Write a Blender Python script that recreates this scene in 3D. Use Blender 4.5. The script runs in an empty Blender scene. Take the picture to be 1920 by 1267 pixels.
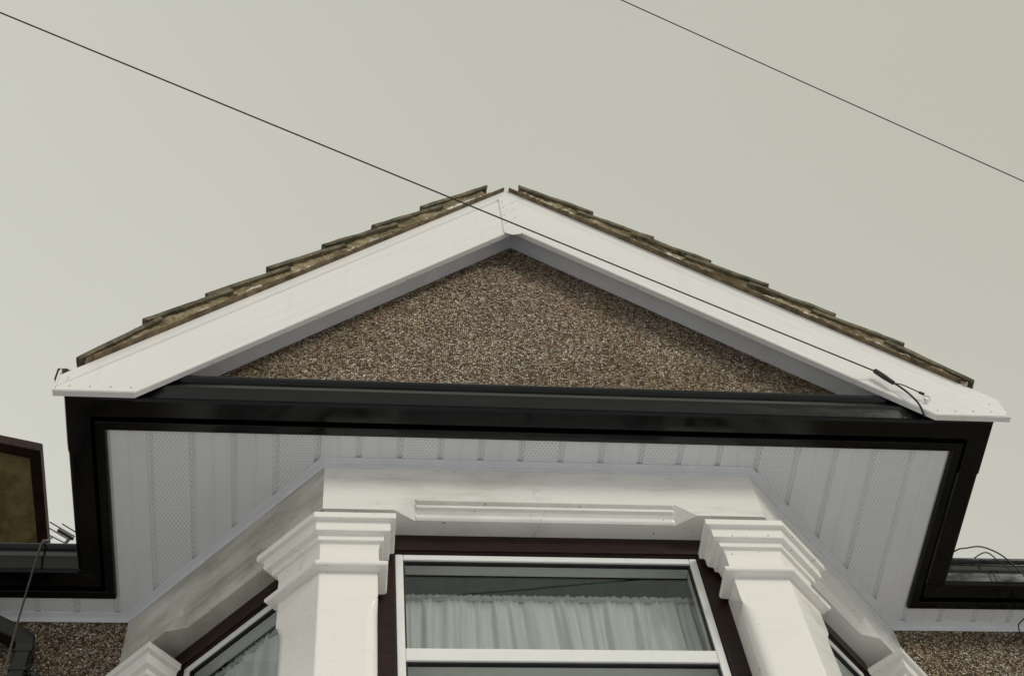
import bpy, bmesh, math, random
from mathutils import Vector, Matrix, noise as mnoise
random.seed(7)
R = math.radians
SC = bpy.context.scene
COL = SC.collection

# ------------------------------------------------------------------ camera
CAM = (-0.7853, -3.2432, -4.7000)
pitch, yaw, roll, fpx = 1.045286, 0.230810, -0.167345, 2698.35
cam = bpy.data.cameras.new('camera'); camo = bpy.data.objects.new('camera', cam); COL.objects.link(camo)
f = Vector((math.cos(pitch)*math.sin(yaw), math.cos(pitch)*math.cos(yaw), math.sin(pitch)))
r0 = Vector((math.cos(yaw), -math.sin(yaw), 0)); u0 = r0.cross(f)
rr = math.cos(roll)*r0 + math.sin(roll)*u0; uu = -math.sin(roll)*r0 + math.cos(roll)*u0
m = Matrix((rr, uu, -f)).transposed().to_4x4(); m.translation = CAM
camo.matrix_world = m
cam.sensor_fit = 'HORIZONTAL'; cam.sensor_width = 36.0; cam.lens = fpx/1920*36.0
cam.clip_start = 0.05; cam.clip_end = 2000
SC.camera = camo

# ------------------------------------------------------------------ sky, sun, exposure
SUN_EL, SUN_AZ = R(24), R(36)                 # azimuth measured from straight in front of the house towards the right
sdir = Vector((math.cos(SUN_EL)*math.sin(SUN_AZ), -math.cos(SUN_EL)*math.cos(SUN_AZ), math.sin(SUN_EL)))
W = bpy.data.worlds.new("World"); SC.world = W; W.use_nodes = True
wn, wl = W.node_tree.nodes, W.node_tree.links
wn.clear()
out = wn.new('ShaderNodeOutputWorld'); bg = wn.new('ShaderNodeBackground')
sky = wn.new('ShaderNodeTexSky'); sky.sky_type = 'NISHITA'; sky.sun_disc = False
sky.sun_elevation = SUN_EL; sky.sun_rotation = math.atan2(sdir.x, sdir.y)
tc = wn.new('ShaderNodeTexCoord')
dot = wn.new('ShaderNodeVectorMath'); dot.operation = 'DOT_PRODUCT'
dot.inputs[1].default_value = Vector((-0.60, 0.20, -0.90)).normalized()
mr = wn.new('ShaderNodeMapRange'); mr.inputs[1].default_value = -0.97; mr.inputs[2].default_value = -0.22
nz = wn.new('ShaderNodeTexNoise'); nz.inputs['Scale'].default_value = 1.6; nz.inputs['Detail'].default_value = 3
cmix = wn.new('ShaderNodeMix'); cmix.data_type = 'RGBA'
cmix.inputs[6].default_value = (5.10, 5.06, 4.28, 1); cmix.inputs[7].default_value = (7.0, 7.0, 6.45, 1)
add = wn.new('ShaderNodeMath'); add.operation = 'MULTIPLY_ADD'; add.inputs[1].default_value = 0.42; 
sub = wn.new('ShaderNodeMath'); sub.operation = 'SUBTRACT'; sub.inputs[1].default_value = 0.21
smix = wn.new('ShaderNodeMix'); smix.data_type = 'RGBA'; smix.inputs[0].default_value = 0.97
wl.new(tc.outputs['Generated'], dot.inputs[0]); wl.new(dot.outputs['Value'], mr.inputs[0])
wl.new(tc.outputs['Generated'], nz.inputs['Vector'])
wl.new(nz.outputs['Fac'], add.inputs[0]); wl.new(mr.outputs[0], add.inputs[2])
wl.new(add.outputs[0], sub.inputs[0]); wl.new(sub.outputs[0], cmix.inputs[0])
wl.new(sky.outputs[0], smix.inputs[6]); wl.new(cmix.outputs[2], smix.inputs[7])   # overcast deck over the clear sky
wl.new(smix.outputs[2], bg.inputs['Color']); bg.inputs['Strength'].default_value = 0.10
wl.new(bg.outputs[0], out.inputs['Surface'])
sl = bpy.data.lights.new('sun', 'SUN'); sl.energy = 1.45; sl.angle = R(15); sl.color = (1.0, 0.97, 0.91)
so = bpy.data.objects.new('sun', sl); COL.objects.link(so)
so.rotation_euler = sdir.to_track_quat('Z', 'Y').to_euler()
vs = SC.view_settings
vs.view_transform = 'Standard'; vs.look = 'None'; vs.exposure = 0.0; vs.gamma = 1.0; vs.use_curve_mapping = False

# ------------------------------------------------------------------ materials
class NT:
    def __init__(s, name):
        s.m = bpy.data.materials.new(name); s.m.use_nodes = True
        s.n, s.l = s.m.node_tree.nodes, s.m.node_tree.links
        s.b = s.n['Principled BSDF']; s.out = s.n['Material Output']
    def new(s, t, **k):
        x = s.n.new(t)
        for a, v in k.items(): setattr(x, a, v)
        return x
    def obj(s, scale=(1, 1, 1)):
        t = s.new('ShaderNodeTexCoord'); mp = s.new('ShaderNodeMapping'); mp.inputs['Scale'].default_value = scale
        s.l.new(t.outputs['Object'], mp.inputs['Vector']); return mp.outputs[0]
    def noise(s, vec, scale, detail=4, rough=.55):
        x = s.new('ShaderNodeTexNoise'); x.inputs['Scale'].default_value = scale
        x.inputs['Detail'].default_value = detail; x.inputs['Roughness'].default_value = rough
        s.l.new(vec, x.inputs['Vector']); return x.outputs['Fac']
    def ramp(s, fac, stops, interp='LINEAR'):
        x = s.new('ShaderNodeValToRGB'); cr = x.color_ramp; cr.interpolation = interp
        while len(cr.elements) < len(stops): cr.elements.new(0.5)
        for e, (p, c) in zip(cr.elements, stops):
            e.position = p; e.color = (c if len(c) == 4 else (*c, 1)) if not isinstance(c, (int, float)) else (c, c, c, 1)
        s.l.new(fac, x.inputs[0]); return x.outputs[0]
    def mix(s, fac, a, b, mode='MIX'):
        x = s.new('ShaderNodeMix', data_type='RGBA', blend_type=mode)
        for v, i in ((fac, 0), (a, 6), (b, 7)):
            if isinstance(v, (int, float)): x.inputs[i].default_value = v
            elif isinstance(v, tuple): x.inputs[i].default_value = (*v, 1) if len(v) == 3 else v
            else: s.l.new(v, x.inputs[i])
        return x.outputs[2]
    def math(s, op, a, b=None, c=None):
        x = s.new('ShaderNodeMath', operation=op)
        for i, v in enumerate((a, b, c)):
            if v is None: continue
            if isinstance(v, (int, float)): x.inputs[i].default_value = v
            else: s.l.new(v, x.inputs[i])
        return x.outputs[0]
    def sep(s, vec):
        x = s.new('ShaderNodeSeparateXYZ'); s.l.new(vec, x.inputs[0]); return x.outputs
    def bump(s, h, strength, dist):
        x = s.new('ShaderNodeBump'); x.inputs['Strength'].default_value = strength; x.inputs['Distance'].default_value = dist
        s.l.new(h, x.inputs['Height']); s.l.new(x.outputs[0], s.b.inputs['Normal'])
    def set(s, color=None, rough=None, spec=None, coat=None):
        for v, k in ((color, 'Base Color'), (rough, 'Roughness'), (spec, 'Specular IOR Level'), (coat, 'Coat Weight')):
            if v is None: continue
            if isinstance(v, (int, float)): s.b.inputs[k].default_value = v
            elif isinstance(v, tuple): s.b.inputs[k].default_value = (*v, 1)
            else: s.l.new(v, s.b.inputs[k])
        return s.m

def mat_pebble():
    t = NT('pebbledash'); v = t.obj()
    vo = t.new('ShaderNodeTexVoronoi'); vo.inputs['Scale'].default_value = 118; t.l.new(v, vo.inputs['Vector'])
    ve = t.new('ShaderNodeTexVoronoi', feature='DISTANCE_TO_EDGE'); ve.inputs['Scale'].default_value = 118; t.l.new(v, ve.inputs['Vector'])
    s = t.new('ShaderNodeSeparateColor'); t.l.new(vo.outputs['Color'], s.inputs[0])
    stone = t.ramp(s.outputs[0], [(0, (.045, .030, .020)), (.18, (.20, .118, .070)), (.36, (.39, .28, .18)), (.56, (.53, .43, .29)), (.76, (.66, .59, .47)), (.87, (.35, .135, .065)), (.945, (.84, .81, .73))])
    big = t.noise(v, 3.0, 5, .6)
    stone = t.mix(1.0, stone, t.ramp(big, [(.3, .72), (.7, 1.12)]), 'MULTIPLY')
    damp = t.noise(t.obj((1.7, 1.7, .8)), 1.3, 6, .65)
    stone = t.mix(t.ramp(damp, [(.46, 0.0), (.66, .75)]), stone, t.mix(1.0, stone, (.72, .70, .50), 'MULTIPLY'))
    gap = t.ramp(ve.outputs['Distance'], [(.03, 0.0), (.16, 1.0)])
    c = t.mix(gap, (.050, .036, .022), stone)
    h = t.math('MULTIPLY', gap, t.math('ADD', s.outputs[1], .35))
    t.bump(h, 1.0, .009)
    return t.set(c, .75, .25)

def mat_pvc(name, col, rough=.22, spec=.5, streak=.05, axis=(1, 1, 1)):
    t = NT(name); v = t.obj(axis)
    n = t.noise(v, 9, 5, .6); n2 = t.noise(t.obj((1, 1, 1)), 2.3, 3)
    d = t.ramp(n, [(.35, 1 - streak), (.62, 1.0)])
    d = t.mix(1.0, d, t.ramp(n2, [(.3, 1 - streak*.6), (.7, 1.0)]), 'MULTIPLY')
    c = t.mix(1.0, col, d, 'MULTIPLY')
    return t.set(c, t.ramp(n2, [(.3, rough*.8), (.7, rough*1.3)]), spec)

def mat_black():
    t = NT('black_pvc'); v = t.obj(); n = t.noise(t.obj((3, 3, 9)), 2.0, 6, .68); n2 = t.noise(v, 34, 4, .6)
    dust = t.math('MULTIPLY', t.ramp(n, [(.45, 0.0), (.75, 1.0)]), t.ramp(n2, [(.35, .3), (.7, 1.0)]))
    c = t.mix(t.math('MULTIPLY', dust, .13), (.0022, .0030, .0028), (.034, .031, .026))
    return t.set(c, t.ramp(n, [(.35, .08), (.75, .24)]), .36)

def mat_grain(name, rot, col):
    # foiled PVC board with faint wood grain along the slope of the board
    t = NT(name); tcn = t.new('ShaderNodeTexCoord')
    mp = t.new('ShaderNodeMapping'); mp.inputs['Rotation'].default_value = (0, rot, 0)
    t.l.new(tcn.outputs['Object'], mp.inputs['Vector'])
    mp2 = t.new('ShaderNodeMapping'); mp2.inputs['Scale'].default_value = (1.0, 20, 60); t.l.new(mp.outputs[0], mp2.inputs['Vector'])
    g = t.noise(mp2.outputs[0], 1.0, 6, .65)
    n2 = t.noise(tcn.outputs['Object'], 1.4, 3)
    mp3 = t.new('ShaderNodeMapping'); mp3.inputs['Scale'].default_value = (2.2, 9, 9); t.l.new(mp.outputs[0], mp3.inputs['Vector'])
    drip = t.ramp(t.noise(t.obj((26, 5, 1.6)), 1.0, 5, .65), [(.55, 0.0), (.78, .16)])
    dirt = t.ramp(t.noise(mp3.outputs[0], 1.0, 6, .7), [(.56, 0.0), (.80, .20)])
    c = t.mix(1.0, col, t.ramp(g, [(.32, .95), (.6, 1.0)]), 'MULTIPLY')
    c = t.mix(1.0, c, t.ramp(n2, [(.3, .95), (.7, 1.0)]), 'MULTIPLY')
    c = t.mix(dirt, c, (.52, .50, .44)); c = t.mix(drip, c, (.50, .49, .40))
    t.bump(g, .25, .002)
    return t.set(c, .38, .4)

def mat_paint(name, col, grime, gcol, gscale, lo=.5, hi=.72):
    # brush-applied gloss on render, with streaks of soot and algae
    t = NT(name); v = t.obj()
    n = t.noise(t.obj(gscale), 1.0, 7, .68); sp = t.noise(v, 60, 2, .5); lum = t.noise(v, 22, 4, .6)
    mask = t.math('MULTIPLY', t.ramp(n, [(lo, 0.0), (hi, 1.0)]), grime)
    c = t.mix(mask, col, gcol)
    fine = t.ramp(t.noise(t.obj((6, 6, 90)), 1.0, 4, .6), [(.35, .975), (.55, 1.0)])
    c = t.mix(1.0, c, fine, 'MULTIPLY')
    c = t.mix(t.ramp(sp, [(.735, 0.0), (.75, .75)]), c, (.05, .045, .04))
    wob = t.new('ShaderNodeTexNoise'); wob.inputs['Scale'].default_value = 9; wob.inputs['Detail'].default_value = 5; t.l.new(v, wob.inputs['Vector'])
    vm = t.new('ShaderNodeVectorMath', operation='MULTIPLY_ADD'); vm.inputs[1].default_value = (.22, .22, .22); t.l.new(wob.outputs['Color'], vm.inputs[0]); t.l.new(v, vm.inputs[2])
    cr = t.new('ShaderNodeTexVoronoi', feature='DISTANCE_TO_EDGE'); cr.inputs['Scale'].default_value = 1.9; t.l.new(vm.outputs[0], cr.inputs['Vector'])
    crack = t.math('MULTIPLY', t.ramp(cr.outputs['Distance'], [(.003, 1.0), (.008, 0.0)]), t.ramp(t.noise(v, 3.1, 3, .6), [(.54, 0.0), (.64, .38)]))
    c = t.mix(crack, c, (.20, .185, .15))
    h = t.math('ADD', lum, t.math('MULTIPLY', t.noise(v, 140, 3, .6), .35))
    t.bump(h, .36, .004)
    return t.set(c, t.ramp(lum, [(.3, .10), (.7, .26)]), .5)

def mat_simple(name, col, rough, spec=.4, var=.15, scale=12, bump=0.0, axis=(1, 1, 1)):
    t = NT(name); v = t.obj(axis); n = t.noise(v, scale, 5, .6)
    c = t.mix(1.0, col, t.ramp(n, [(.3, 1 - var), (.7, 1 + var)]), 'MULTIPLY')
    if bump: t.bump(n, .6, bump)
    return t.set(c, rough, spec)

def mat_tile():
    t = NT('roof_tile'); v = t.obj(); n = t.noise(v, 14, 6, .65); n2 = t.noise(v, 55, 4, .6)
    c = t.ramp(n, [(.28, (.040, .036, .024)), (.46, (.10, .088, .056)), (.62, (.19, .165, .105)), (.8, (.085, .092, .04))])
    c = t.mix(t.ramp(n2, [(.60, 0.0), (.70, .6)]), c, (.36, .34, .27))
    t.bump(t.math('ADD', n, n2), .7, .006)
    return t.set(c, .85, .2)

def mat_mortar():
    # uv: u runs down the slope, v from the bottom (0) to the top (1) of the bedding
    t = NT('mortar'); uv = t.new('ShaderNodeUVMap'); v = t.obj()
    s = t.sep(uv.outputs[0]); n = t.noise(v, 26, 6, .7); n2 = t.noise(v, 7, 4, .6)
    c = t.ramp(n, [(.22, (.10, .075, .042)), (.42, (.27, .215, .125)), (.60, (.40, .34, .215)), (.8, (.47, .42, .30))])
    c = t.mix(t.ramp(n2, [(.45, 0.0), (.6, .75)]), c, (.15, .115, .062))
    # remains of white paint on the old undercloak edge: a ragged line with gaps
    d = t.math('ABSOLUTE', t.math('SUBTRACT', s[1], t.math('ADD', -.02, t.math('MULTIPLY', n2, .36))))
    line = t.math('LESS_THAN', d, t.math('MULTIPLY', t.math('SUBTRACT', n, .28), .62))
    gaps = t.ramp(t.noise(v, 4.5, 3, .6), [(.40, 0.0), (.44, 1.0)])
    c = t.mix(t.math('MULTIPLY', line, gaps), c, (.72, .70, .62))
    t.bump(n, .9, .012)
    return t.set(c, .92, .15)

def mat_vent():
    t = NT('perforated_pvc'); s = t.sep(t.obj())
    px, py, rad = .0158, .0125, .0027
    row = t.math('FLOOR', t.math('DIVIDE', s[1], py))
    off = t.math('MULTIPLY', t.math('MODULO', t.math('ADD', row, 200.0), 2.0), .5)
    fx = t.math('MULTIPLY', t.math('SUBTRACT', t.math('FRACT', t.math('ADD', t.math('ADD', t.math('DIVIDE', s[0], px), 300.0), off)), .5), px)
    fy = t.math('MULTIPLY', t.math('SUBTRACT', t.math('FRACT', t.math('ADD', t.math('DIVIDE', s[1], py), 300.0)), .5), py)
    d = t.math('SQRT', t.math('ADD', t.math('MULTIPLY', fx, fx), t.math('MULTIPLY', fy, fy)))
    hole = t.ramp(t.math('DIVIDE', d, rad), [(.75, 1.0), (1.0, 0.0)])
    c = t.mix(hole, (.78, .79, .80), (.42, .42, .43))
    return t.set(c, .25, .45)

def mat_glass():
    t = NT('window_glass'); t.n.remove(t.b)
    fr = t.new('ShaderNodeFresnel'); fr.inputs['IOR'].default_value = 1.53
    tr = t.new('ShaderNodeBsdfTransparent'); tr.inputs[0].default_value = (.97, .99, .98, 1)
    gl = t.new('ShaderNodeBsdfGlossy'); gl.inputs['Roughness'].default_value = .012; gl.inputs[0].default_value = (.92, .96, .96, 1)
    nz = t.new('ShaderNodeTexNoise'); nz.inputs['Scale'].default_value = 3.0
    bp = t.new('ShaderNodeBump'); bp.inputs['Strength'].default_value = .05; bp.inputs['Distance'].default_value = .01
    t.l.new(t.obj(), nz.inputs['Vector']); t.l.new(nz.outputs['Fac'], bp.inputs['Height']); t.l.new(bp.outputs[0], gl.inputs['Normal'])
    mx = t.new('ShaderNodeMixShader'); t.l.new(fr.outputs[0], mx.inputs[0]); t.l.new(tr.outputs[0], mx.inputs[1]); t.l.new(gl.outputs[0], mx.inputs[2])
    t.l.new(mx.outputs[0], t.out.inputs['Surface']); return t.m

def mat_net():
    t = NT('net_fabric'); v = t.obj(); n = t.noise(t.obj((60, 60, 2)), 1.0, 4, .6)
    c = t.mix(1.0, (.95, .97, .94), t.ramp(n, [(.3, .88), (.6, 1.0)]), 'MULTIPLY')
    t.set(c, .9, .1)
    tr = t.new('ShaderNodeBsdfTranslucent'); tr.inputs[0].default_value = (.7, .74, .71, 1)
    mx = t.new('ShaderNodeMixShader'); mx.inputs[0].default_value = .12
    t.l.new(t.b.outputs[0], mx.inputs[1]); t.l.new(tr.outputs[0], mx.inputs[2]); t.l.new(mx.outputs[0], t.out.inputs['Surface'])
    return t.m

M = dict(
    pebble=mat_pebble(),
    pvc=mat_pvc('white_pvc', (.79, .80, .81), .2, .5, .05, (1, .3, 1)),
    trim=mat_pvc('white_trim', (.77, .78, .80), .22, .5, .06),
    board_l=mat_grain('white_board', R(45), (.80, .785, .75)),
    board_r=mat_grain('white_board', R(-45), (.80, .785, .75)),
    black=mat_black(),
    paint=mat_paint('white_masonry_paint', (.84, .82, .762), .55, (.40, .37, .30), (1.6, 1.6, 7), .50, .76),
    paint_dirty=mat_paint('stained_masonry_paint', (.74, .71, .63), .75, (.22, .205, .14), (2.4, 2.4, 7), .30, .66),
    gloss=mat_paint('white_gloss_paint', (.84, .82, .762), .25, (.45, .43, .38), (3, 3, 5), .6, .8),
    timber=mat_simple('brown_stained_timber', (.019, .0080, .0055), .38, .20, .45, 9, .002, (1, 1, 6)),
    frame=mat_pvc('window_pvc', (.80, .80, .765), .25, .5, .03),
    gasket=mat_simple('rubber_gasket', (.012, .012, .013), .5, .3),
    glass=mat_glass(), net=mat_net(), tile=mat_tile(), mortar=mat_mortar(), vent=mat_vent(),
    felt=mat_simple('weathered_timber', (.085, .05, .038), .8, .2, .4, 20, .004),
    undercloak=mat_simple('undercloak_board', (.150, .112, .068), .85, .2, .6, 16, .004),
    steel=mat_simple('zinc_plated_steel', (.55, .55, .53), .35, .6),
    cable=mat_simple('cable_sheath', (.026, .020, .019), .45, .4),
    brown_cable=mat_simple('brown_cable_sheath', (.040, .030, .020), .45, .4, .3, 30),
    alu=mat_simple('dull_aluminium', (.30, .29, .27), .45, .5),
    dark_alu=mat_simple('weathered_aluminium', (.05, .047, .045), .5, .4),
    redwood=mat_simple('dark_red_painted_timber', (.024, .010, .008), .6, .2, .55, 14, .006),
    olive=mat_simple('weathered_render', (.27, .212, .112), .9, .15, .50, 9, .02),
    lining=mat_simple('room_lining', (.50, .60, .62), .9, .1),
    ground=mat_simple('pale_concrete_paving', (.62, .63, .70), .85, .2, .10, 2.0, .01),
    road=mat_simple('asphalt', (.10, .10, .105), .9, .2, .25, 30, .01),
)

# ------------------------------------------------------------------ mesh helpers
class MB:
    def __init__(s): s.v, s.f, s.uv = [], [], []
    def add(s, vs, fs, uvs=None):
        o = len(s.v); s.v += [tuple(p) for p in vs]; s.f += [tuple(i + o for i in q) for q in fs]
        s.uv += list(uvs) if uvs else [(0, 0)]*len(vs); return s
    def box(s, a, b, X=None):
        (x0, y0, z0), (x1, y1, z1) = a, b
        vs = [(x0, y0, z0), (x1, y0, z0), (x1, y1, z0), (x0, y1, z0), (x0, y0, z1), (x1, y0, z1), (x1, y1, z1), (x0, y1, z1)]
        if X: vs = [X(*p) for p in vs]
        return s.add(vs, [(0, 3, 2, 1), (4, 5, 6, 7), (0, 1, 5, 4), (1, 2, 6, 5), (2, 3, 7, 6), (3, 0, 4, 7)])
    def prism(s, poly, X0, X1):
        """poly: list of 2-D points, X0 / X1 map (a, b) to the two end positions"""
        n = len(poly); vs = [X0(*p) for p in poly] + [X1(*p) for p in poly]
        return s.add(vs, [tuple(range(n-1, -1, -1)), tuple(range(n, 2*n))] + [(i, (i+1) % n, n+(i+1) % n, n+i) for i in range(n)])
    def loft(s, sections, closed=True, caps=True):
        n = len(sections[0]); vs = [p for sec in sections for p in sec]; fs = []
        for k in range(len(sections)-1):
            for i in range(n if closed else n-1):
                j = (i+1) % n; fs.append((k*n+i, k*n+j, (k+1)*n+j, (k+1)*n+i))
        if caps and closed:
            fs.append(tuple(range(n-1, -1, -1))); fs.append(tuple((len(sections)-1)*n+i for i in range(n)))
        return s.add(vs, fs)
    def sweep(s, path, prof, closed=True, caps=True):
        """sweep a (d, z) profile along a plan path; d is measured to the right-hand side, corners mitred"""
        secs = []; N = len(path)
        nor = []
        for i in range(N-1):
            d = Vector(path[i+1]) - Vector(path[i]); d.normalize(); nor.append(Vector((d.y, -d.x)))
        for i in range(N):
            a = nor[max(0, i-1)]; b = nor[min(N-2, i)]; mt = (a+b)/(1+a.dot(b))
            secs.append([(path[i][0]+mt.x*d, path[i][1]+mt.y*d, z) for d, z in prof])
        return s.loft(secs, closed, caps)
    def tube(s, pts, r, seg=8):
        pts = [Vector(p) for p in pts]; secs = []; up = None
        for i, p in enumerate(pts):
            t = (pts[min(i+1, len(pts)-1)] - pts[max(i-1, 0)]).normalized()
            if up is None: up = t.orthogonal().normalized()
            up = (up - t*up.dot(t)).normalized(); w = t.cross(up)
            rad = r[i] if isinstance(r, (list, tuple)) else r
            secs.append([p + (up*math.cos(k*2*math.pi/seg) + w*math.sin(k*2*math.pi/seg))*rad for k in range(seg)])
        return s.loft(secs)
    def build(s, name, mat, parent=None, bevel=0, smooth=False, label=None, seg=2):
        me = bpy.data.meshes.new(name); me.from_pydata(s.v, [], s.f)
        if any(u != (0, 0) for u in s.uv):
            ul = me.uv_layers.new(name='UVMap')
            for lp in me.loops: ul.data[lp.index].uv = s.uv[lp.vertex_index]
        bm = bmesh.new(); bm.from_mesh(me); bmesh.ops.recalc_face_normals(bm, faces=bm.faces); bm.to_mesh(me); bm.free()
        o = bpy.data.objects.new(name, me); COL.objects.link(o); me.materials.append(mat)
        if parent is not None:
            o.parent = parent
            if parent.type == 'EMPTY': o.location = -parent.location
        if bevel:
            b = o.modifiers.new('bevel', 'BEVEL'); b.width = bevel; b.segments = seg; b.limit_method = 'ANGLE'; b.angle_limit = R(35)
        if smooth:
            for p in me.polygons: p.use_smooth = True
        elif bevel:
            for p in me.polygons: p.use_smooth = True
            o.modifiers.new('wn', 'WEIGHTED_NORMAL')
        if label: o['label'] = label
        return o

def thing(name, label, cat, loc=(0, 0, 0), group=None):
    o = bpy.data.objects.new(name, None); COL.objects.link(o); o.location = loc; o.empty_display_size = .2
    o['label'] = label; o['category'] = cat
    if group: o['group'] = group
    return o
def struct(o): o['kind'] = 'structure'; return o
def spline(pts, n=10):
    P = [Vector(p) for p in pts]; res = []
    for i in range(len(P)-1):
        a, b, c, d = P[max(i-1, 0)], P[i], P[i+1], P[min(i+2, len(P)-1)]
        for k in range(n):
            t = k/n
            res.append(.5*((2*b) + (c-a)*t + (2*a-5*b+4*c-d)*t*t + (3*b-a-3*c+d)*t**3))
    return res + [P[-1]]

# ------------------------------------------------------------------ ground
GZ = -6.3
mb = MB(); mb.box((-250, -250, GZ-.4), (250, 250, GZ-.16)); struct(mb.build('ground', M['ground']))
mb = MB(); mb.box((-60, -12.0, GZ-.3), (60, 1.0, GZ)); struct(mb.build('pavement', M['ground']))
mb = MB(); mb.box((-60, -19.0, GZ-.156), (60, -12.15, GZ-.13)); struct(mb.build('road', M['road']))
mb = MB(); mb.box((-60, -12.15, GZ-.3), (60, -12.003, GZ+.004)); struct(mb.build('kerb', M['ground'], bevel=.015))

# ------------------------------------------------------------------ the house
house = thing('house', 'pebbledashed house with white gable boards, black gutters and a white painted bay window', 'house', (0, .8, GZ))
A, CX, CY = .85, .784, .796            # half width of bay front, cheek run, cheek depth
E, O, EY = 1.68, .133, .69             # half width and front of the soffit, main eaves line
PL = [(-A-CX, CY), (-A, 0), (A, 0), (A+CX, CY)]
EAVE = [(-5.2, EY), (-E, EY), (-E, -O), (E, -O), (E, EY), (5.2, EY)]
TH = .20

# main walls (pebbledash), side and rear walls
mb = MB(); mb.box((-5.2, CY, GZ-.1), (-A-CX-.0, CY+.22, .06)); mb.build('main_wall', M['pebble'], house)
mb = MB(); mb.box((A+CX, CY, GZ-.1), (5.2, CY+.22, .06)); mb.build('main_wall', M['pebble'], house)
mb = MB(); mb.box((-5.2, CY+.223, GZ-.1), (-5.0, 8.0, .06)); mb.box((5.0, CY+.223, GZ-.1), (5.2, 8.0, .06)); mb.box((-5.0, 7.8, GZ-.1), (5.0, 7.997, .06))
mb.build('rear_wall', M['pebble'], house)

# gable wall
ZU = 1.624; YW = -.180
mb = MB(); mb.prism([(-1.46, .187), (1.46, .187), (0, ZU+.012)],
                    lambda a, b: (a, YW, b), lambda a, b: (a, YW+.10, b))
mb.build('gable_wall', M['pebble'], house)

# ---- soffit boards with grooves, perforated strips, wall trim
def strip_profile(x0, x1, plain):
    g = .010
    p = [(x0, .010), (x0+.002, .008), (x0+g, .008), (x0+g+.003, 0)]
    if plain:
        mcx = (x0+x1)/2; p += [(mcx-.006, 0), (mcx-.003, .0022), (mcx+.003, .0022), (mcx+.006, 0)]
    p += [(x1-g-.003, 0), (x1-g, .006), (x1-.0005, .010)]
    return p
mb = MB(); mb.prism([(-5.2, EY), (-E, EY), (-E, -O), (E, -O), (E, EY), (5.2, EY), (5.2, CY), (-5.2, CY)], lambda a, b: (a, b, .0105), lambda a, b: (a, b, .016))
soffit = mb.build('soffit', M['pvc'], house)
for i in range(-22, 43):
    x0 = -E+.16*i; isv = (i % 3 == 1); ya = -O-.003 if 0 <= i < 21 else EY-.003; yb = CY+.02
    pr = strip_profile(x0, x0+.16, not isv)
    b = MB(); b.loft([[(x, ya, z) for x, z in pr], [(x, yb, z) for x, z in pr]], closed=False)
    b.build('vent_strip' if isv else 'soffit_board', M['vent'] if isv else M['pvc'], soffit)
mb = MB(); mb.sweep([(-5.2, CY), *PL, (5.2, CY)], [(0, .002), (.030, .002), (.031, -.005), (.004, -.009), (.004, -.030), (0, -.030)])
mb.build('wall_trim', M['trim'], soffit, bevel=.0015)

# ---- fascia and gutter
mb = MB(); mb.sweep(EAVE, [(0, .006), (0, -.006), (.004, -.012), (.040, -.012), (.040, .185), (.018, .185), (.018, .006)])
fascia = mb.build('fascia', M['black'], house, bevel=.002)
GP = [(.044, .140), (.044, .026), (.050, .006), (.060, -.002), (.130, -.004), (.140, .000), (.144, .005), (.141, .012),
      (.152, .052), (.159, .066), (.158, .072), (.149, .118), (.152, .122), (.158, .127), (.1615, .133), (.1625, .140), (.161, .146), (.158, .1505), (.152, .152),
      (.149, .146), (.147, .132), (.143, .122), (.148, .072), (.134, .012), (.060, .006), (.048, .026), (.048, .140)]
mb = MB(); mb.sweep(EAVE, GP)
gutter = mb.build('gutter', M['black'], house)
def joint(path, grow=.004):
    b = MB(); pr = [(.052, .004), (.060, -.002-grow), (.130, -.004-grow), (.140+grow, -.003), (.145+grow, .010), (.159+grow, .066), (.153+grow, .117), (.162+grow, .130), (.162+grow, .153), (.150, .154), (.146, .122), (.150, .070), (.136, .010), (.060, .002)]
    b.sweep(path, pr); b.build('gutter_joint', M['black'], gutter, bevel=.001)
joint([(-E-.13, EY), (-E, EY), (-E, EY-.13)]); joint([(E, EY-.13), (E, EY), (E+.13, EY)])
joint([(-E, -O+.11), (-E, -O), (-E+.11, -O)]); joint([(E-.11, -O), (E, -O), (E, -O+.11)])
for xx in (-4.2, -3.2, 3.1, 4.1): joint([(xx-.05, EY), (xx+.05, EY)])
# fascia corner caps with their small raised ends, and the joint clip at the right hand end of the front board
for xx in (-E+.02, E-.03):
    mb = MB(); mb.box((xx, -O-.0445, .004), (xx+.01, -O-.0405, .03)); mb.build('fascia_clip', M['black'], fascia)
mb = MB(); mb.box((-1.882, -.288, .110), (-1.842, -.255, .182)); mb.build('gutter_bracket', M['black'], gutter, bevel=.002)

# ---- downpipe at the left of the bay (square section, swan neck back to the wall)
def sq(path, w, h):
    secs = []; P = [Vector(p) for p in path]
    for i, p in enumerate(P):
        d = (P[min(i+1, len(P)-1)]-P[max(i-1, 0)]).normalized()
        side = Vector((d.z, 0, -d.x)).normalized(); yv = Vector((0, 1, 0))
        ha = 1.0
        if 0 < i < len(P)-1:
            c = (P[i]-P[i-1]).normalized().dot((P[i+1]-P[i]).normalized()); ha = 1/max(.5, math.sqrt((1+c)/2))
        secs.append([p+side*w/2*ha+yv*h/2, p+side*w/2*ha-yv*h/2, p-side*w/2*ha-yv*h/2, p-side*w/2*ha+yv*h/2])
    return MB().loft(secs)
YP = .735
dp = sq([(-1.99, YP, -.25), (-1.99, YP, GZ+.25)], .066, .066).build('downpipe', M['black'], house, bevel=.010, seg=3)
sq([(-2.46, .60, .01), (-2.46, .60, -.02), (-2.44, .62, -.05), (-2.03, YP-.01, -.205), (-1.995, YP, -.235), (-1.99, YP, -.275)], .072, .070).build('bend', M['black'], dp, bevel=.010, seg=3)
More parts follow.
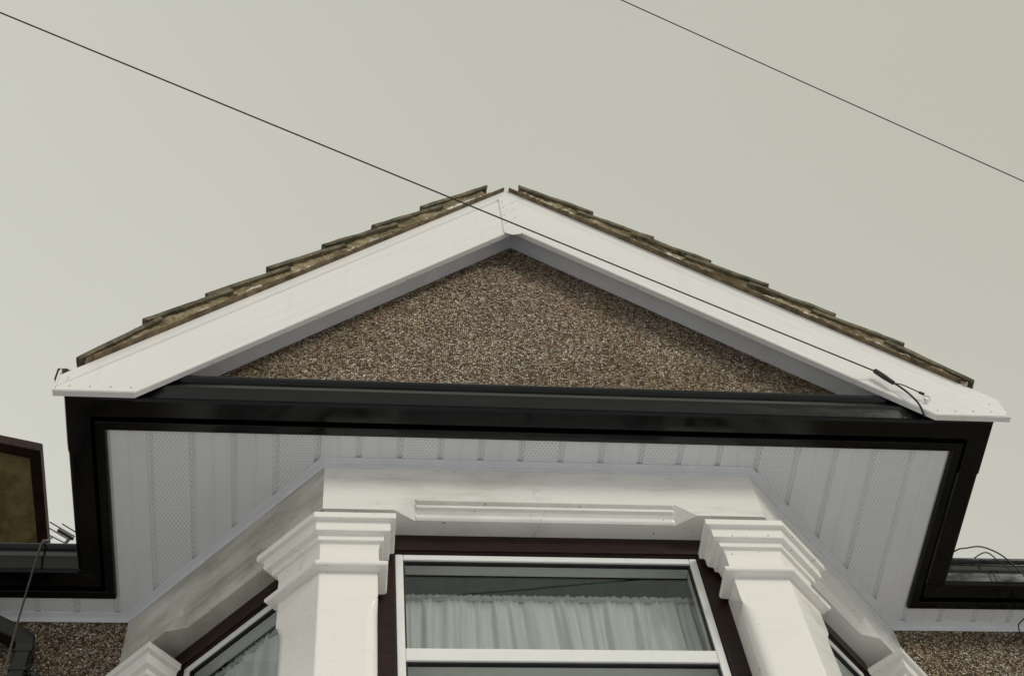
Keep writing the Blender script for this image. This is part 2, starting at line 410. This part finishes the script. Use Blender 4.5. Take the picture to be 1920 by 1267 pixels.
mb = MB(); mb.box((-2.026, YP-.036, -.415), (-1.954, CY-.001, -.395)); mb.box((-1.954, YP+.012, -.425), (-1.912, YP+.04, -.385)); mb.build('bracket', M['black'], dp, bevel=.003)
mb = MB(); mb.box((-2.025, YP-.036, -.310), (-1.955, YP+.036, -.262)); mb.build('collar', M['black'], dp, bevel=.004)

# ------------------------------------------------------------------ bay: friezes with stop-chamfered lintels
def facet(i):
    a, b = Vector(PL[i]), Vector(PL[i+1]); d = (b-a); L = d.length; d.normalize(); n = Vector((d.y, -d.x))
    return (lambda u, w, z: (a.x+d.x*u+n.x*w, a.y+d.y*u+n.y*w, z)), L
LZ = -.297; REC = .165
def mitre(i, end):
    """slope of the mitred end of facet i (du per unit of inward depth)"""
    t = math.tan(R(22.5)); return t
def lintel_section(k):
    # (w, z) profile of the wall section; k = 0 square arris, k = 1 moulded
    sq_ = [(0, .03), (0, -.20)] + [(-.0001*j, LZ+.0002*(6-j)) for j in range(7)] + [(-REC, LZ), (-REC, .03)]
    md = [(0, .03), (0, -.22), (0, -.236), (-.015, -.239), (-.014, -.259), (-.026, -.265), (-.036, -.276), (-.041, -.290), (-.048, LZ), (-REC, LZ), (-REC, .03)]
    if k == 0: return sq_
    if k == 1: return md
    zs = [.03, -.20, -.228, -.240, -.250, -.262, -.274, -.286, LZ]      # plain flat chamfer at the stops
    return [(0, .03), (0, -.20)] + [(-.050*(z+.228)/(LZ+.228), z) for z in zs[2:]] + [(-REC, LZ), (-REC, .03)]
PW = .205                                   # pilaster face width
for i in range(3):
    X, L = facet(i); t = math.tan(R(22.5))
    half = (L-2*PW)/2
    c = L/2
    us = [0, PW*.6, c-half+.062, c-half+.142, c-half+.150, c+half-.150, c+half-.142, c+half-.062, L-PW*.6, L]
    ks = [0, 0, 0, .5, 1, 1, .5, 0, 0, 0]
    secs = []
    for u, k in zip(us, ks):
        sec = []
        for w, z in lintel_section(k):
            du = 0
            if u == 0 and i in (1, 2): du = -w*t
            if u == L and i in (0, 1): du = w*t
            sec.append(X(u+du, w, z))
        secs.append(sec)
    mb = MB(); mb.loft(secs)
    o = mb.build('bay_frieze', M['paint_dirty'] if i == 0 else M['paint'], house)
    if i == 0: o['label'] = 'grimy left cheek of the bay above its window'

# ---- pilasters and capitals
CP = [(.063, -.404), (.065, -.406), (.065, -.432), (.063, -.436), (.050, -.437), (.046, -.442), (.045, -.450), (.0455, -.474), (.042, -.484), (.030, -.489),
      (.023, -.491), (.022, -.495), (.022, -.512), (.020, -.515), (.010, -.517), (.006, -.524), (.003, -.55), (.004, -.60), (.009, -.625), (.022, -.640), (.030, -.643), (.035, -.648), (.0355, -.660), (.031, -.667), (.012, -.670), (0, -.672)]
def corner_path(i, inset=.10):
    """plan path round the corner between facets i and i+1, with returns into both window recesses"""
    Xa, La = facet(i); Xb, Lb = facet(i+1)
    p = lambda X, u, w: X(u, w, 0)[:2]
    return [p(Xa, La-PW, -inset), p(Xa, La-PW, 0), p(Xa, La, 0), p(Xb, PW, 0), p(Xb, PW, -inset)]
def pilaster(path, ch):
    """path: plan outline (outer side); ch: indices of path corners that carry a stopped chamfer"""
    def ring(k, z):
        pts = []
        for j, q in enumerate(path):
            q = Vector(q)
            if j in ch:
                a = (Vector(path[j-1])-q).normalized(); b = (Vector(path[j+1])-q).normalized()
                # rounded stop chamfer: hollow - roll - hollow
                s1, s2, s3 = q+a*.044*k, q+(a+b)*.012*k, q+b*.044*k
                mid1 = q+a*.026*k+b*.004*k; mid2 = q+b*.026*k+a*.004*k
                pts += [s1, mid1, s2, mid2, s3]
            else: pts.append(q)
        return [(v.x, v.y, z) for v in pts]
    mb = MB(); mb.loft([ring(0, -.66), ring(0, -.80), ring(.55, -.825), ring(1, -.86), ring(1, -1.85), ring(0, -1.9), ring(0, GZ+.02)], closed=True)
    return mb
def capital(path, par):
    mb = MB(); prof = [(d+.0, z) for d, z in CP] + [(-.03, -.672), (-.03, -.404)]
    mb.sweep(path, prof); mb.build('capital', M['gloss'], par, bevel=.0055, seg=3)
for i in (0, 1):
    path = corner_path(i); deep = corner_path(i, .16)
    back = [tuple(Vector(deep[2]) + (Vector((0, .20))))]
    p = pilaster(deep + back, (1, 3)).build('pilaster', M['gloss'], house, bevel=.005, seg=3)
    capital(path, p)
for i, flip in ((0, False), (2, True)):
    X, L = facet(i); q = lambda u, w: X(u, w, 0)[:2]
    if not flip: path = [q(-.05, 0), q(PW, 0), q(PW, -.10)]; deep = [q(-.05, 0), q(PW, 0), q(PW, -.16), q(-.05, -.16)]; ch = (1,)
    else: path = [q(L-PW, -.10), q(L-PW, 0), q(L+.05, 0)]; deep = [q(L-PW, -.16), q(L-PW, 0), q(L+.05, 0), q(L+.05, -.16)]; ch = (1,)
    p = pilaster(deep, ch).build('pilaster', M['gloss'], house, bevel=.002)
    capital(path, p)

# ---- windows in the three facets, apron and lower bay
def window(i, U0, U1, split):
    X, L = facet(i); ZT, ZB = -.402, -1.80; d0 = -.118   # front face of brown surround
    win = MB(); b = .055
    # brown stained surround (head with a stepped lower bead, jambs, sill piece)
    win.box((PW-.01, -.24, ZT), (L-PW+.01, d0, LZ+.01), X)
    win.box((PW-.01, -.24, ZB), (U0-.002, d0, ZT-.0005), X); win.box((U1+.002, -.24, ZB), (L-PW+.01, d0, ZT-.0005), X)
    win.box((PW-.01, -.24, ZB-.08), (L-PW+.01, d0+.01, ZB-.001), X)
    w = win.build('window', M['timber'], house, bevel=.003)
    bead = MB(); bead.box((PW+.0, d0+.0005, ZT+.006), (L-PW-.0, d0+.008, ZT+.030), X); bead.build('head_bead', M['timber'], w, bevel=.003)
    fr = MB(); f0, f1 = -.20, -.125; t = .030
    fr.box((U0, f0, ZB), (U0+t, f1, ZT-.003), X); fr.box((U1-t, f0, ZB), (U1, f1, ZT-.003), X)
    fr.box((U0+t, f0, ZT-t-.003), (U1-t, f1-.0005, ZT-.003), X); fr.box((U0+t, f0, ZB), (U1-t, f1-.0005, ZB+.05), X)
    fr.box((U0+t, f0, split-.031), (U1-t, f1-.0005, split+.031), X)
    fr.build('casement_frame', M['frame'], w, bevel=.004)
    for za, zb in ((split+.031, ZT-t-.003), (ZB+.05, split-.031)):
        gk = MB(); g = .006; ua, ub = U0+t, U1-t
        gk.box((ua, -.150, za), (ua+g, f1-.008, zb), X); gk.box((ub-g, -.150, za), (ub, f1-.008, zb), X)
        gk.box((ua+g, -.150, zb-g), (ub-g, f1-.0085, zb), X); gk.box((ua+g, -.150, za), (ub-g, f1-.0085, za+g*.5), X)
        gk.build('gasket', M['gasket'], w)
        gl = MB(); gl.add([X(ua+.001, -.142, za+.001), X(ub-.001, -.142, za+.001), X(ub-.001, -.142, zb-.001), X(ua+.001, -.142, zb-.001)], [(0, 1, 2, 3)])
        gl.build('pane', M['glass'], w)
    sill = MB(); sill.box((PW-.06, -.20, ZB-.19), (L-PW+.06, .05, ZB-.082), X); sill.build('sill', M['gloss'], w, bevel=.008)
    return X, L
window(1, .274, 1.426, -.949)
window(0, .256, .861, -.949); window(2, .256, .861, -.949)
for i in range(3):
    X, L = facet(i); mb = MB(); t = math.tan(R(22.5)); wl_ = -.16
    secs = []
    for u, s_ in ((0, -1 if i else 0), (L, 1 if i < 2 else 0)):
        secs.append([X(u - s_*0, -.02, GZ-.05), X(u - s_*t*.14, -.16, GZ-.05), X(u - s_*t*.14, -.16, -1.99), X(u - s_*0, -.02, -1.99)])
    mb.loft(secs); mb.build('bay_apron', M['paint'], house)
# room behind the windows
mb = MB()
mb.box((-1.62, 3.2, -3.1), (1.62, 3.25, -.02)); mb.box((-1.70, CY+.23, -3.1), (-1.62, 3.2, -.02)); mb.box((1.62, CY+.23, -3.1), (1.70, 3.2, -.02))
mb.prism([(-1.55, CY+.1), (-.78, .18), (.78, .18), (1.55, CY+.1), (1.62, 3.2), (-1.62, 3.2)], lambda a, b: (a, b, -.30), lambda a, b: (a, b, -.27))
mb.prism([(-1.55, CY+.1), (-.78, .18), (.78, .18), (1.55, CY+.1), (1.62, 3.2), (-1.62, 3.2)], lambda a, b: (a, b, -3.1), lambda a, b: (a, b, -3.05))
mb.build('room_lining', M['lining'], house)

# ---- bargeboards
YB, YBK = -.322, -.293
TOP, BOT, TIPZ, TIPX = 2.005, 1.535, -.028, 1.853
ST = {-1: 1.035, 1: 1.015}
def board(sg, mat):
    P = lambda x, z: (sg*x, z)
    st = ST[sg]; TF = lambda x: TOP-st*x
    xb = BOT-TIPZ; c1 = .088 if sg < 0 else .092
    poly = [P(0.0, BOT), P(xb, TIPZ), P(TIPX, TIPZ)] + ([P(TIPX, TF(TIPX)-c1-.004)] if sg < 0 else [P(TIPX+.02, TF(TIPX+.02)-c1-.004)]) + [P(0.0, TOP-c1-.004)]
    mb = MB(); mb.prism(poly, lambda a, b: (a, YB, b), lambda a, b: (a, YBK, b))
    o = mb.build('bargeboard', mat, house, bevel=.003)
    # strip along the top edge, set back behind a bevel
    def sec(x, cap=9):
        zt = TF(x)
        pr = [(YB+.0025, zt-c1+.0006), (YB+.008, zt-c1+.026), (YB+.006, zt), (YBK, zt), (YBK, zt-c1+.0006)]
        return [(sg*x, y_, min(z_, cap)) for y_, z_ in pr]
    secs = [sec(0.0)] + ([sec(TIPX-.055), sec(TIPX-.022, .128), sec(TIPX, .085)] if sg < 0 else [sec(TIPX+.02)])
    mb = MB(); mb.loft(secs); mb.build('cover_strip', mat, o)
    # returned edge under the board and boxed end cap
    mb = MB(); w = .004
    mb.prism([P(.0, BOT-.003), P(xb+.001, TIPZ-.003), P(TIPX+(.006 if sg < 0 else .021), TIPZ-.003), P(TIPX+(.006 if sg < 0 else .021), TIPZ-.006), P(xb-.001, TIPZ-.006), P(.0, BOT-.006)],
             lambda a, b: (a, YB+.001, b), lambda a, b: (a, YBK-.004, b))
    if sg < 0: mb.prism([P(TIPX+.0005, TIPZ-.005), P(TIPX+.007, TIPZ-.005), P(TIPX+.007, .100), P(TIPX+.0005, .125)], lambda a, b: (a, YB-.003, b), lambda a, b: (a, YBK-.003, b))
    mb.build('end_cap', mat, o, bevel=.001)
    # nails: along the foot, up the lower edge, and one near the tip
    pts = [(TIPX-.05-.075*k, TIPZ+.028) for k in range(4)] + [(TIPX-.035, .06)]
    for x, z in pts:
        nb = MB(); nb.tube([(sg*x, YB+.002, z), (sg*x, YB-.003, z), (sg*x, YB-.0035, z)], [.0030, .0030, .0022]); nb.build('nail', M['steel'], o)
    for t in (.12, .52, .90, 1.30):
        x, z = t, BOT-t-.006
        nb = MB(); nb.tube([(sg*x, -.307, z+.002), (sg*x-sg*.002, -.307, z-.002), (sg*x-sg*.0025, -.307, z-.003)], [.004, .004, .003]); nb.build('nail', M['steel'], o)
    # soffit of the verge between board and gable wall
    sb = MB(); sb.prism([P(0, ZU), P(ZU-.155, .155), P(ZU-.155, .169), P(0, ZU+.014)], lambda a, b: (a, YBK+.002, b), lambda a, b: (a, YW+.01, b))
    sb.build('verge_soffit', M['trim'], house)
    return o
board(-1, M['board_l']); board(1, M['board_r'])
mb = MB(); mb.prism([(-.050, 1.895), (-.052, 1.496), (-.044, 1.482), (-.012, 1.466), (.030, 1.480), (.031, 1.87), (-.006, 1.915)], lambda a, b: (a, YB-.005, b), lambda a, b: (a, YB-.0006, b))
plate = mb.build('apex_plate', M['board_l'], house, bevel=.001)
for x, z in ((-.036, 1.84), (-.034, 1.77), (-.035, 1.68), (-.034, 1.59), (.016, 1.83), (.018, 1.75), (.016, 1.66)):
    nb = MB(); nb.tube([(x, YB-.004, z), (x, YB-.008, z), (x, YB-.0085, z)], [.0030, .0030, .0022]); nb.build('nail', M['steel'], plate)

# ---- gable roof: courses of tiles, bedded verge
def slope_pt(sg, t, n, y):
    """t metres down the slope from the apex of the board tops, n metres above the board top"""
    th = math.atan(ST[sg])
    return (sg*(t*math.cos(th)+n*math.sin(th)), y, TOP - t*math.sin(th) + n*math.cos(th))
for sg in (-1, 1):
    rs = MB()
    rs.prism([(0.08, .012), (2.40, .012), (2.40, .032), (0.08, .032)], lambda a, b: slope_pt(sg, a, b, -.27), lambda a, b: slope_pt(sg, a, b, 3.3))
    roof = rs.build('gable_roof', M['felt'], house)
    rnd = random.Random(5+sg)
    # foot of each course: distance down the slope and height of its upper face above the board top
    foot = [(2.566, .040), (2.193, .112), (1.864, .118), (1.516, .130), (1.174, .130), (.849, .130), (.508, .134)] if sg < 0 else \
           [(2.545, .046), (2.184, .115), (1.846, .117), (1.498, .122), (1.177, .116), (.846, .120), (.469, .120)]
    L = .43; th = .027; tn_ = ST[sg]
    def under(t):
        """height of the lowest tile underside over t"""
        best = .05
        for k, (t1, n1_) in enumerate(foot):
            t0 = max(t1-L, .070 if sg < 0 else .046); hd = .078 if k else .082
            if k == len(foot)-1: hd = .088 if sg < 0 else .074
            if t0 <= t <= t1: best = hd+(n1_-hd)*(t-t0)/(t1-t0)-th; break
        return best
    for k, (t1, ntop) in enumerate(foot):
        last = k == len(foot)-1
        t0 = max(t1-L, .070 if sg < 0 else .046)
        hd = (.088 if sg < 0 else .074) if last else (.082 if k == 0 else .078)
        ydep = -.338+rnd.uniform(-.004, .004)
        ys = [ydep, ydep+.006, ydep+.03, ydep+.06, ydep+.09]
        zz = [-.003, .001, .003, .001, 0]
        y = ydep+.09
        while y < 2.9:
            for dy, dz in ((.06, 0), (.10, .022), (.14, .030), (.18, .022), (.22, 0)):
                ys.append(y+dy); zz.append(dz)
            y += .25
        n_ = 10; secs = []
        for q in range(n_+1):
            a = q/n_; t = t0+(t1-t0)*a; top = hd+(ntop-hd)*a
            cut = th*tn_ if (last and q == 0) else 0          # head of the top course is cut plumb
            wob = [0.0055*mnoise.noise(Vector((t*11+sg*5, yy*8, k*1.7)))+.003*mnoise.noise(Vector((t*37, yy*30, k*3.1))) for yy in ys]
            edge = .010*mnoise.noise(Vector((k*9.1+sg, 2.2, .5)))*(1 if q == n_ else 0)
            tp_ = [slope_pt(sg, t-cut+edge, top+d+w_, yy+(w_*1.2 if i_ < 2 else 0)) for i_, (yy, d, w_) in enumerate(zip(ys, zz, wob))]
            bt_ = [slope_pt(sg, t+edge, top-th+d*.8+w_, yy+(w_*1.2 if i_ < 2 else 0)) for i_, (yy, d, w_) in enumerate(zip(ys, zz, wob))]
            secs.append(tp_ + bt_[::-1])
        mb = MB(); mb.loft(secs)
        mb.build('verge_tile', M['tile'], roof, bevel=.004)
    # mortar bedding between the undercloak and the tiles, recessed and broken away in places
    mb = MB(); N, K = 420, 10; vs, fs, uv = [], [], []
    ta, tb = (.115, 2.545) if sg < 0 else (.09, 2.53)
    for q in range(N+1):
        t = ta+(tb-ta)*q/N; hgt = max(.016, under(t)+.006)
        cavity = max(0.0, mnoise.noise(Vector((t*5.5+sg*3.3, 4.2, 1.1)))-.18)*.10
        for k in range(K+1):
            v = k/K
            nv = mnoise.noise(Vector((t*9+sg*7, v*1.2, .3)))*.010 + mnoise.noise(Vector((t*34, v*4, 1.7+sg)))*.006 + mnoise.noise(Vector((t*90, v*9, 2.7+sg)))*.003
            y = -.327 + nv - .012*max(0, 1-v*3.0) + .006*v + cavity*math.sin(math.pi*min(1, v*1.2))
            vs.append(slope_pt(sg, t, .006+(hgt-.006)*v, y)); uv.append((t, v+.001))
    for q in range(N):
        for k in range(K):
            i = q*(K+1)+k; fs.append((i, i+1, i+K+2, i+K+1))
    o0 = len(vs)
    for q in range(N+1):
        t = ta+(tb-ta)*q/N; vs.append(slope_pt(sg, t, .006, -.25)); uv.append((t, .0001)); vs.append(slope_pt(sg, t, .05, -.25)); uv.append((t, 1))
    for q in range(N): fs.append((o0+2*q, o0+2*q+2, q*(K+1)+K+1, q*(K+1)))
    mb.add(vs, fs, uv); mb.build('mortar_bed', M['mortar'], roof)
    # undercloak boards laid over the bargeboard, in butted lengths
    ends = [.012, .92, 1.74, 2.52] if sg < 0 else [.012, .42, 1.745, 2.50]
    for e0_, e1_ in zip(ends, ends[1:]):
        jy = rnd.uniform(-.004, .004)
        mb = MB(); mb.prism([(e0_+.002, .001), (e1_-.002, .001), (e1_-.002, .009), (e0_+.002, .009)], lambda a, b: slope_pt(sg, a, b, -.337+jy), lambda a, b: slope_pt(sg, a, b, -.15))
        mb.build('undercloak', M['undercloak'], roof, bevel=.0015)
# ridge of the gable roof starts behind the open end
mb = MB(); secs = []
for y in (.05, 3.0):
    secs.append([(.16*math.sin(a), y, 2.06+.16*math.cos(a)-.02) for a in [R(-85+17*k) for k in range(11)]] + [(.14*math.sin(a), y, 2.06+.14*math.cos(a)-.02) for a in [R(85-17*k) for k in range(11)]])
mb.loft(secs); mb.build('ridge_tile', M['tile'], house, smooth=False)
# main roof either side, front and rear slopes
tp = math.tan(R(38))
for nm, xa, xb_ in (('a', -5.4, -1.5), ('b', 1.5, 5.4)):
    mb = MB(); N = 13
    for k in range(N):
        y0 = .600+.30*k; z0 = .150+.30*k*tp
        mb.prism([(y0, z0+.004), (y0+.42, z0+.40*tp), (y0+.42, z0+.40*tp+.022), (y0, z0+.034)], lambda a, b: (xa, a, b), lambda a, b: (xb_, a, b))
    mb.prism([(.66, .13), (4.45, .13+3.85*tp), (8.3, .13), (8.2, .06), (4.45, .05+3.85*tp), (.76, .13)], lambda a, b: (xa, a, b), lambda a, b: (xb_, a, b))
    mb.build('main_roof', M['tile'], house)
mb = MB(); mb.prism([(2.2, .13+1.6*tp), (4.45, .13+3.85*tp), (8.3, .13), (8.2, .06), (4.45, .05+3.85*tp)], lambda a, b: (-1.497, a, b), lambda a, b: (1.497, a, b)); mb.build('main_roof', M['tile'], house)

# ------------------------------------------------------------------ net curtains
def curtain(i, u0, u1, label, seed, dep=-.275, zt=-.455):
    X, L = facet(i); rnd = random.Random(seed); n = int((u1-u0)/.0045)
    ph = [rnd.uniform(0, 6.28) for _ in range(8)]; fq = [rnd.uniform(44, 56), rnd.uniform(95, 125), rnd.uniform(170, 220), rnd.uniform(12, 20)]
    lean = [rnd.uniform(-.04, .04) for _ in range(4)]
    rows = [(-.0, 0), (-.012, .25), (-.03, .3), (-.05, .4), (-.08, .7), (-.14, .9), (-.3, 1), (-.5, 1), (-.8, 1), (-1.345, 1)]
    vs, fs = [], []
    for dz, k in rows:
        for q in range(n+1):
            u = u0+(u1-u0)*q/n; s_ = u+dz*.05*math.sin(u*9+ph[5])
            w = (.014*math.sin(s_*fq[0]+ph[0]+lean[0]*dz*40+1.4*math.sin(s_*fq[3])) + .009*math.sin(s_*fq[1]+ph[1]+lean[1]*dz*60) + .005*math.sin(s_*fq[2]+ph[2]))*k
            ruff = .0025*math.sin(s_*310+ph[3]+3*math.sin(s_*21))*(1 if dz > -.06 else 0) + .002*math.sin(s_*190+2*math.sin(s_*13))
            zj = .010*mnoise.noise(Vector((u*40, seed, 0))) if dz == 0 else 0
            vs.append(X(u, dep+w+ruff, zt+dz+zj))
    for r_ in range(len(rows)-1):
        for q in range(n): a = r_*(n+1)+q; fs.append((a, a+1, a+n+2, a+n+1))
    mb = MB(); mb.add(vs, fs); o = mb.build('net_curtain', M['net'], None, smooth=True)
    o['label'] = label; o['category'] = 'curtain'; o['group'] = 'net curtains behind the bay windows'
    rod = MB(); rod.tube([X(u0-.02, dep, zt-.03), X(u1+.02, dep, zt-.03)], .006); rod.build('curtain_wire', M['steel'], o)
curtain(1, .20, 1.50, 'white gathered net curtain behind the wide front window of the bay', 3)
curtain(0, .23, .90, 'dim net curtain behind the slanted left window of the bay', 5, -.215, -.425)
curtain(2, .23, .90, 'net curtain behind the mostly hidden right side window of the bay', 9, -.215, -.425)

# ------------------------------------------------------------------ cables
def sag(a, b, drop, n=40):
    a, b = Vector(a), Vector(b)
    return [a+(b-a)*(k/n) - Vector((0, 0, drop*4*(k/n)*(1-k/n))) for k in range(n+1)]
c1 = thing('telephone_line', 'dark telephone wire crossing the sky to a hook on the right gable board', 'cable', (1.557, -.34, .068))
HK = Vector((1.560, -.345, .072)); SA = Vector((1.392, -.352, .240)); SB = Vector((1.432, -.350, .172))
far = Vector((-2.177, -1.43, 1.0)); ext = SA+(far-SA)*2.6
mb = MB(); mb.tube(sag(SA, ext, .035), .0033); mb.build('wire', M['cable'], c1, smooth=True)
mb = MB(); d = (SB-SA); mb.tube([SA-d*.12, SA-d*.1, SA+d*.55, SB+d*.20, SB+d*.24], [.006, .0108, .0115, .009, .005], 10); mb.build('tension_clamp', M['cable'], c1, smooth=True)
mb = MB(); mb.tube(spline([SB+d*.2, (1.475, -.347, .150), (1.505, -.348, .118), (1.530, -.346, .094)]), .0026); mb.tube([(1.528, -.346, .096), (1.545, -.346, .082)], .0058); mb.build('bail', M['cable'], c1, smooth=True)
hk = [(1.554+.012*math.cos(R(a)), -.337-.011*math.sin(R(a))*.2, .068+.016*math.sin(R(a))) for a in range(150, -200, -25)]
mb = MB(); mb.tube(spline(hk+[(1.548, -.318, .046)], 4), .0024); mb.build('hook', M['steel'], c1, smooth=True)
tail = [SB+d*.2, (1.462, -.345, .135), (1.482, -.345, .085), (1.496, -.345, .025), (1.508, -.330, -.004), (1.520, -.305, -.012), (1.535, -.291, .01)]
mb = MB(); mb.tube(spline(tail), .0042); mb.build('drop_wire', M['cable'], c1, smooth=True)
a, b = Vector((.494, -1.334, 2.181)), Vector((2.45, -.720, 1.681))
mb = MB(); mb.tube(sag(a-(b-a)*3.5, b+(b-a)*3.5, 0.24), .0028); o = mb.build('telephone_line', M['cable'], None, smooth=True)
o['label'] = 'thin dark wire high in the empty sky at the upper right'; o['category'] = 'cable'
o['group'] = c1['group'] = 'telephone wires across the sky'
# loose brown lead over the left gutter
pts = [(-1.99, .62, .30), (-1.985, .535, .168), (-1.983, .505, .13), (-1.982, .49, .04), (-1.976, .485, -.319), (-1.968, .48, -.585), (-1.96, .50, -1.2), (-1.96, .60, -2.5)]
mb = MB(); mb.tube(spline(pts), .0042); o = mb.build('hanging_lead', M['brown_cable'], None, smooth=True)
o['label'] = 'brown lead hanging down over the left gutter and across the downpipe'; o['category'] = 'cable'
pts = [(1.85, .62, .19), (1.912, .50, .158), (1.96, .485, .160), (2.025, .475, .158), (2.085, .47, .105), (2.116, .465, .02), (2.140, .47, -.06), (2.165, .50, -.15), (2.18, .60, -.14), (2.19, .70, -.06), (2.20, .78, -.06), (2.20, .785, -.4), (2.20, .785, -3)]
mb = MB(); mb.tube(spline(pts), .0032)
mb.tube(spline([(2.00, .60, .19), (2.045, .50, .150), (2.072, .48, .062), (2.098, .475, .0)]), .0028)
o = mb.build('aerial_lead', M['brown_cable'], None, smooth=True); o['label'] = 'thin brown lead looping over the right gutter'; o['category'] = 'cable'

# ------------------------------------------------------------------ flat roofed dormer behind the left gutter
dm = thing('dormer', 'flat roofed dormer with dark red edges and olive underside behind the left gutter', 'dormer', (-3.4, 2.2, 1.2))
zu = 2.03
oc = Vector((-2.412, 1.322)); fl = Vector((-3.75, 1.02)); br = Vector((-2.425, 3.3)); bl = Vector((-3.75, 3.3))
quad = [fl, oc, br, bl]
mb = MB(); mb.prism([tuple(q) for q in (fl+Vector((0, .03)), oc+Vector((-.03, .03)), br+Vector((-.03, 0)), bl)], lambda a, b: (a, b, zu), lambda a, b: (a, b, zu+.06)); mb.build('overhang_soffit', M['olive'], dm)
mb = MB(); mb.prism([tuple(q) for q in (fl+Vector((0, .12)), oc+Vector((-.12, .12)), br+Vector((-.12, 0)), bl)], lambda a, b: (a, b, zu+.062), lambda a, b: (a, b, zu+.085)); mb.build('roof', M['felt'], dm)
mb = MB(); t = .050
n1 = (oc-fl).normalized(); pn = Vector((-n1.y, n1.x))
mb.prism([tuple(fl), tuple(oc), tuple(oc+Vector((-t, 0))+pn*t*1.1), tuple(fl+pn*t)], lambda a, b: (a, b, zu-.060), lambda a, b: (a, b, zu+.012))
mb.prism([tuple(oc+Vector((.001, 0))), tuple(br), tuple(br+Vector((-t, 0))), tuple(oc+Vector((-t+.001, 0))+pn*t*1.1)], lambda a, b: (a, b, zu-.058), lambda a, b: (a, b, zu+.010))
mb.build('fascia', M['redwood'], dm, bevel=.004)
mb = MB(); mb.box((-3.7, 2.25, 1.2), (-2.55, 3.2, zu-.002)); mb.build('wall', M['olive'], dm)

# ------------------------------------------------------------------ television aerial beyond
ta = thing('television_aerial', 'small television aerial peeping out between the dormer and the black gutter', 'aerial', (-2.45, 2.80, 2.2))
AER = [((-2.643, 2.579), (-2.493, 2.692)), ((-2.663, 2.618), (-2.539, 2.714)), ((-2.667, 2.676), (-2.548, 2.754)), ((-2.594, 2.634), (-2.501, 2.705)), ((-2.566, 2.592), (-2.484, 2.657)), ((-2.576, 2.767), (-2.521, 2.697))]
Pz = lambda x, y, z=3.0: Vector((x, y, z))
for (ax, ay), (bx, by) in AER[:3]+AER[4:5]:
    mb = MB(); mb.tube([Pz(ax, ay), Pz(bx, by)], .0042); mb.build('element', M['dark_alu'], ta)
(ax, ay), (bx, by) = AER[3]
mb = MB(); mb.tube([Pz(ax, ay, 2.99), Pz(bx, by, 2.99)], .013); mb.build('boom', M['dark_alu'], ta)
(ax, ay), (bx, by) = AER[5]
mb = MB(); mb.tube([Pz(ax, ay, 2.985), Pz(bx, by, 2.985)], .011); mb.build('cross_arm', M['alu'], ta)
mb = MB(); mb.tube([Pz(ax, ay+.02, 1.6), Pz(ax, ay+.02, 2.97)], .012); mb.build('mast', M['dark_alu'], ta)
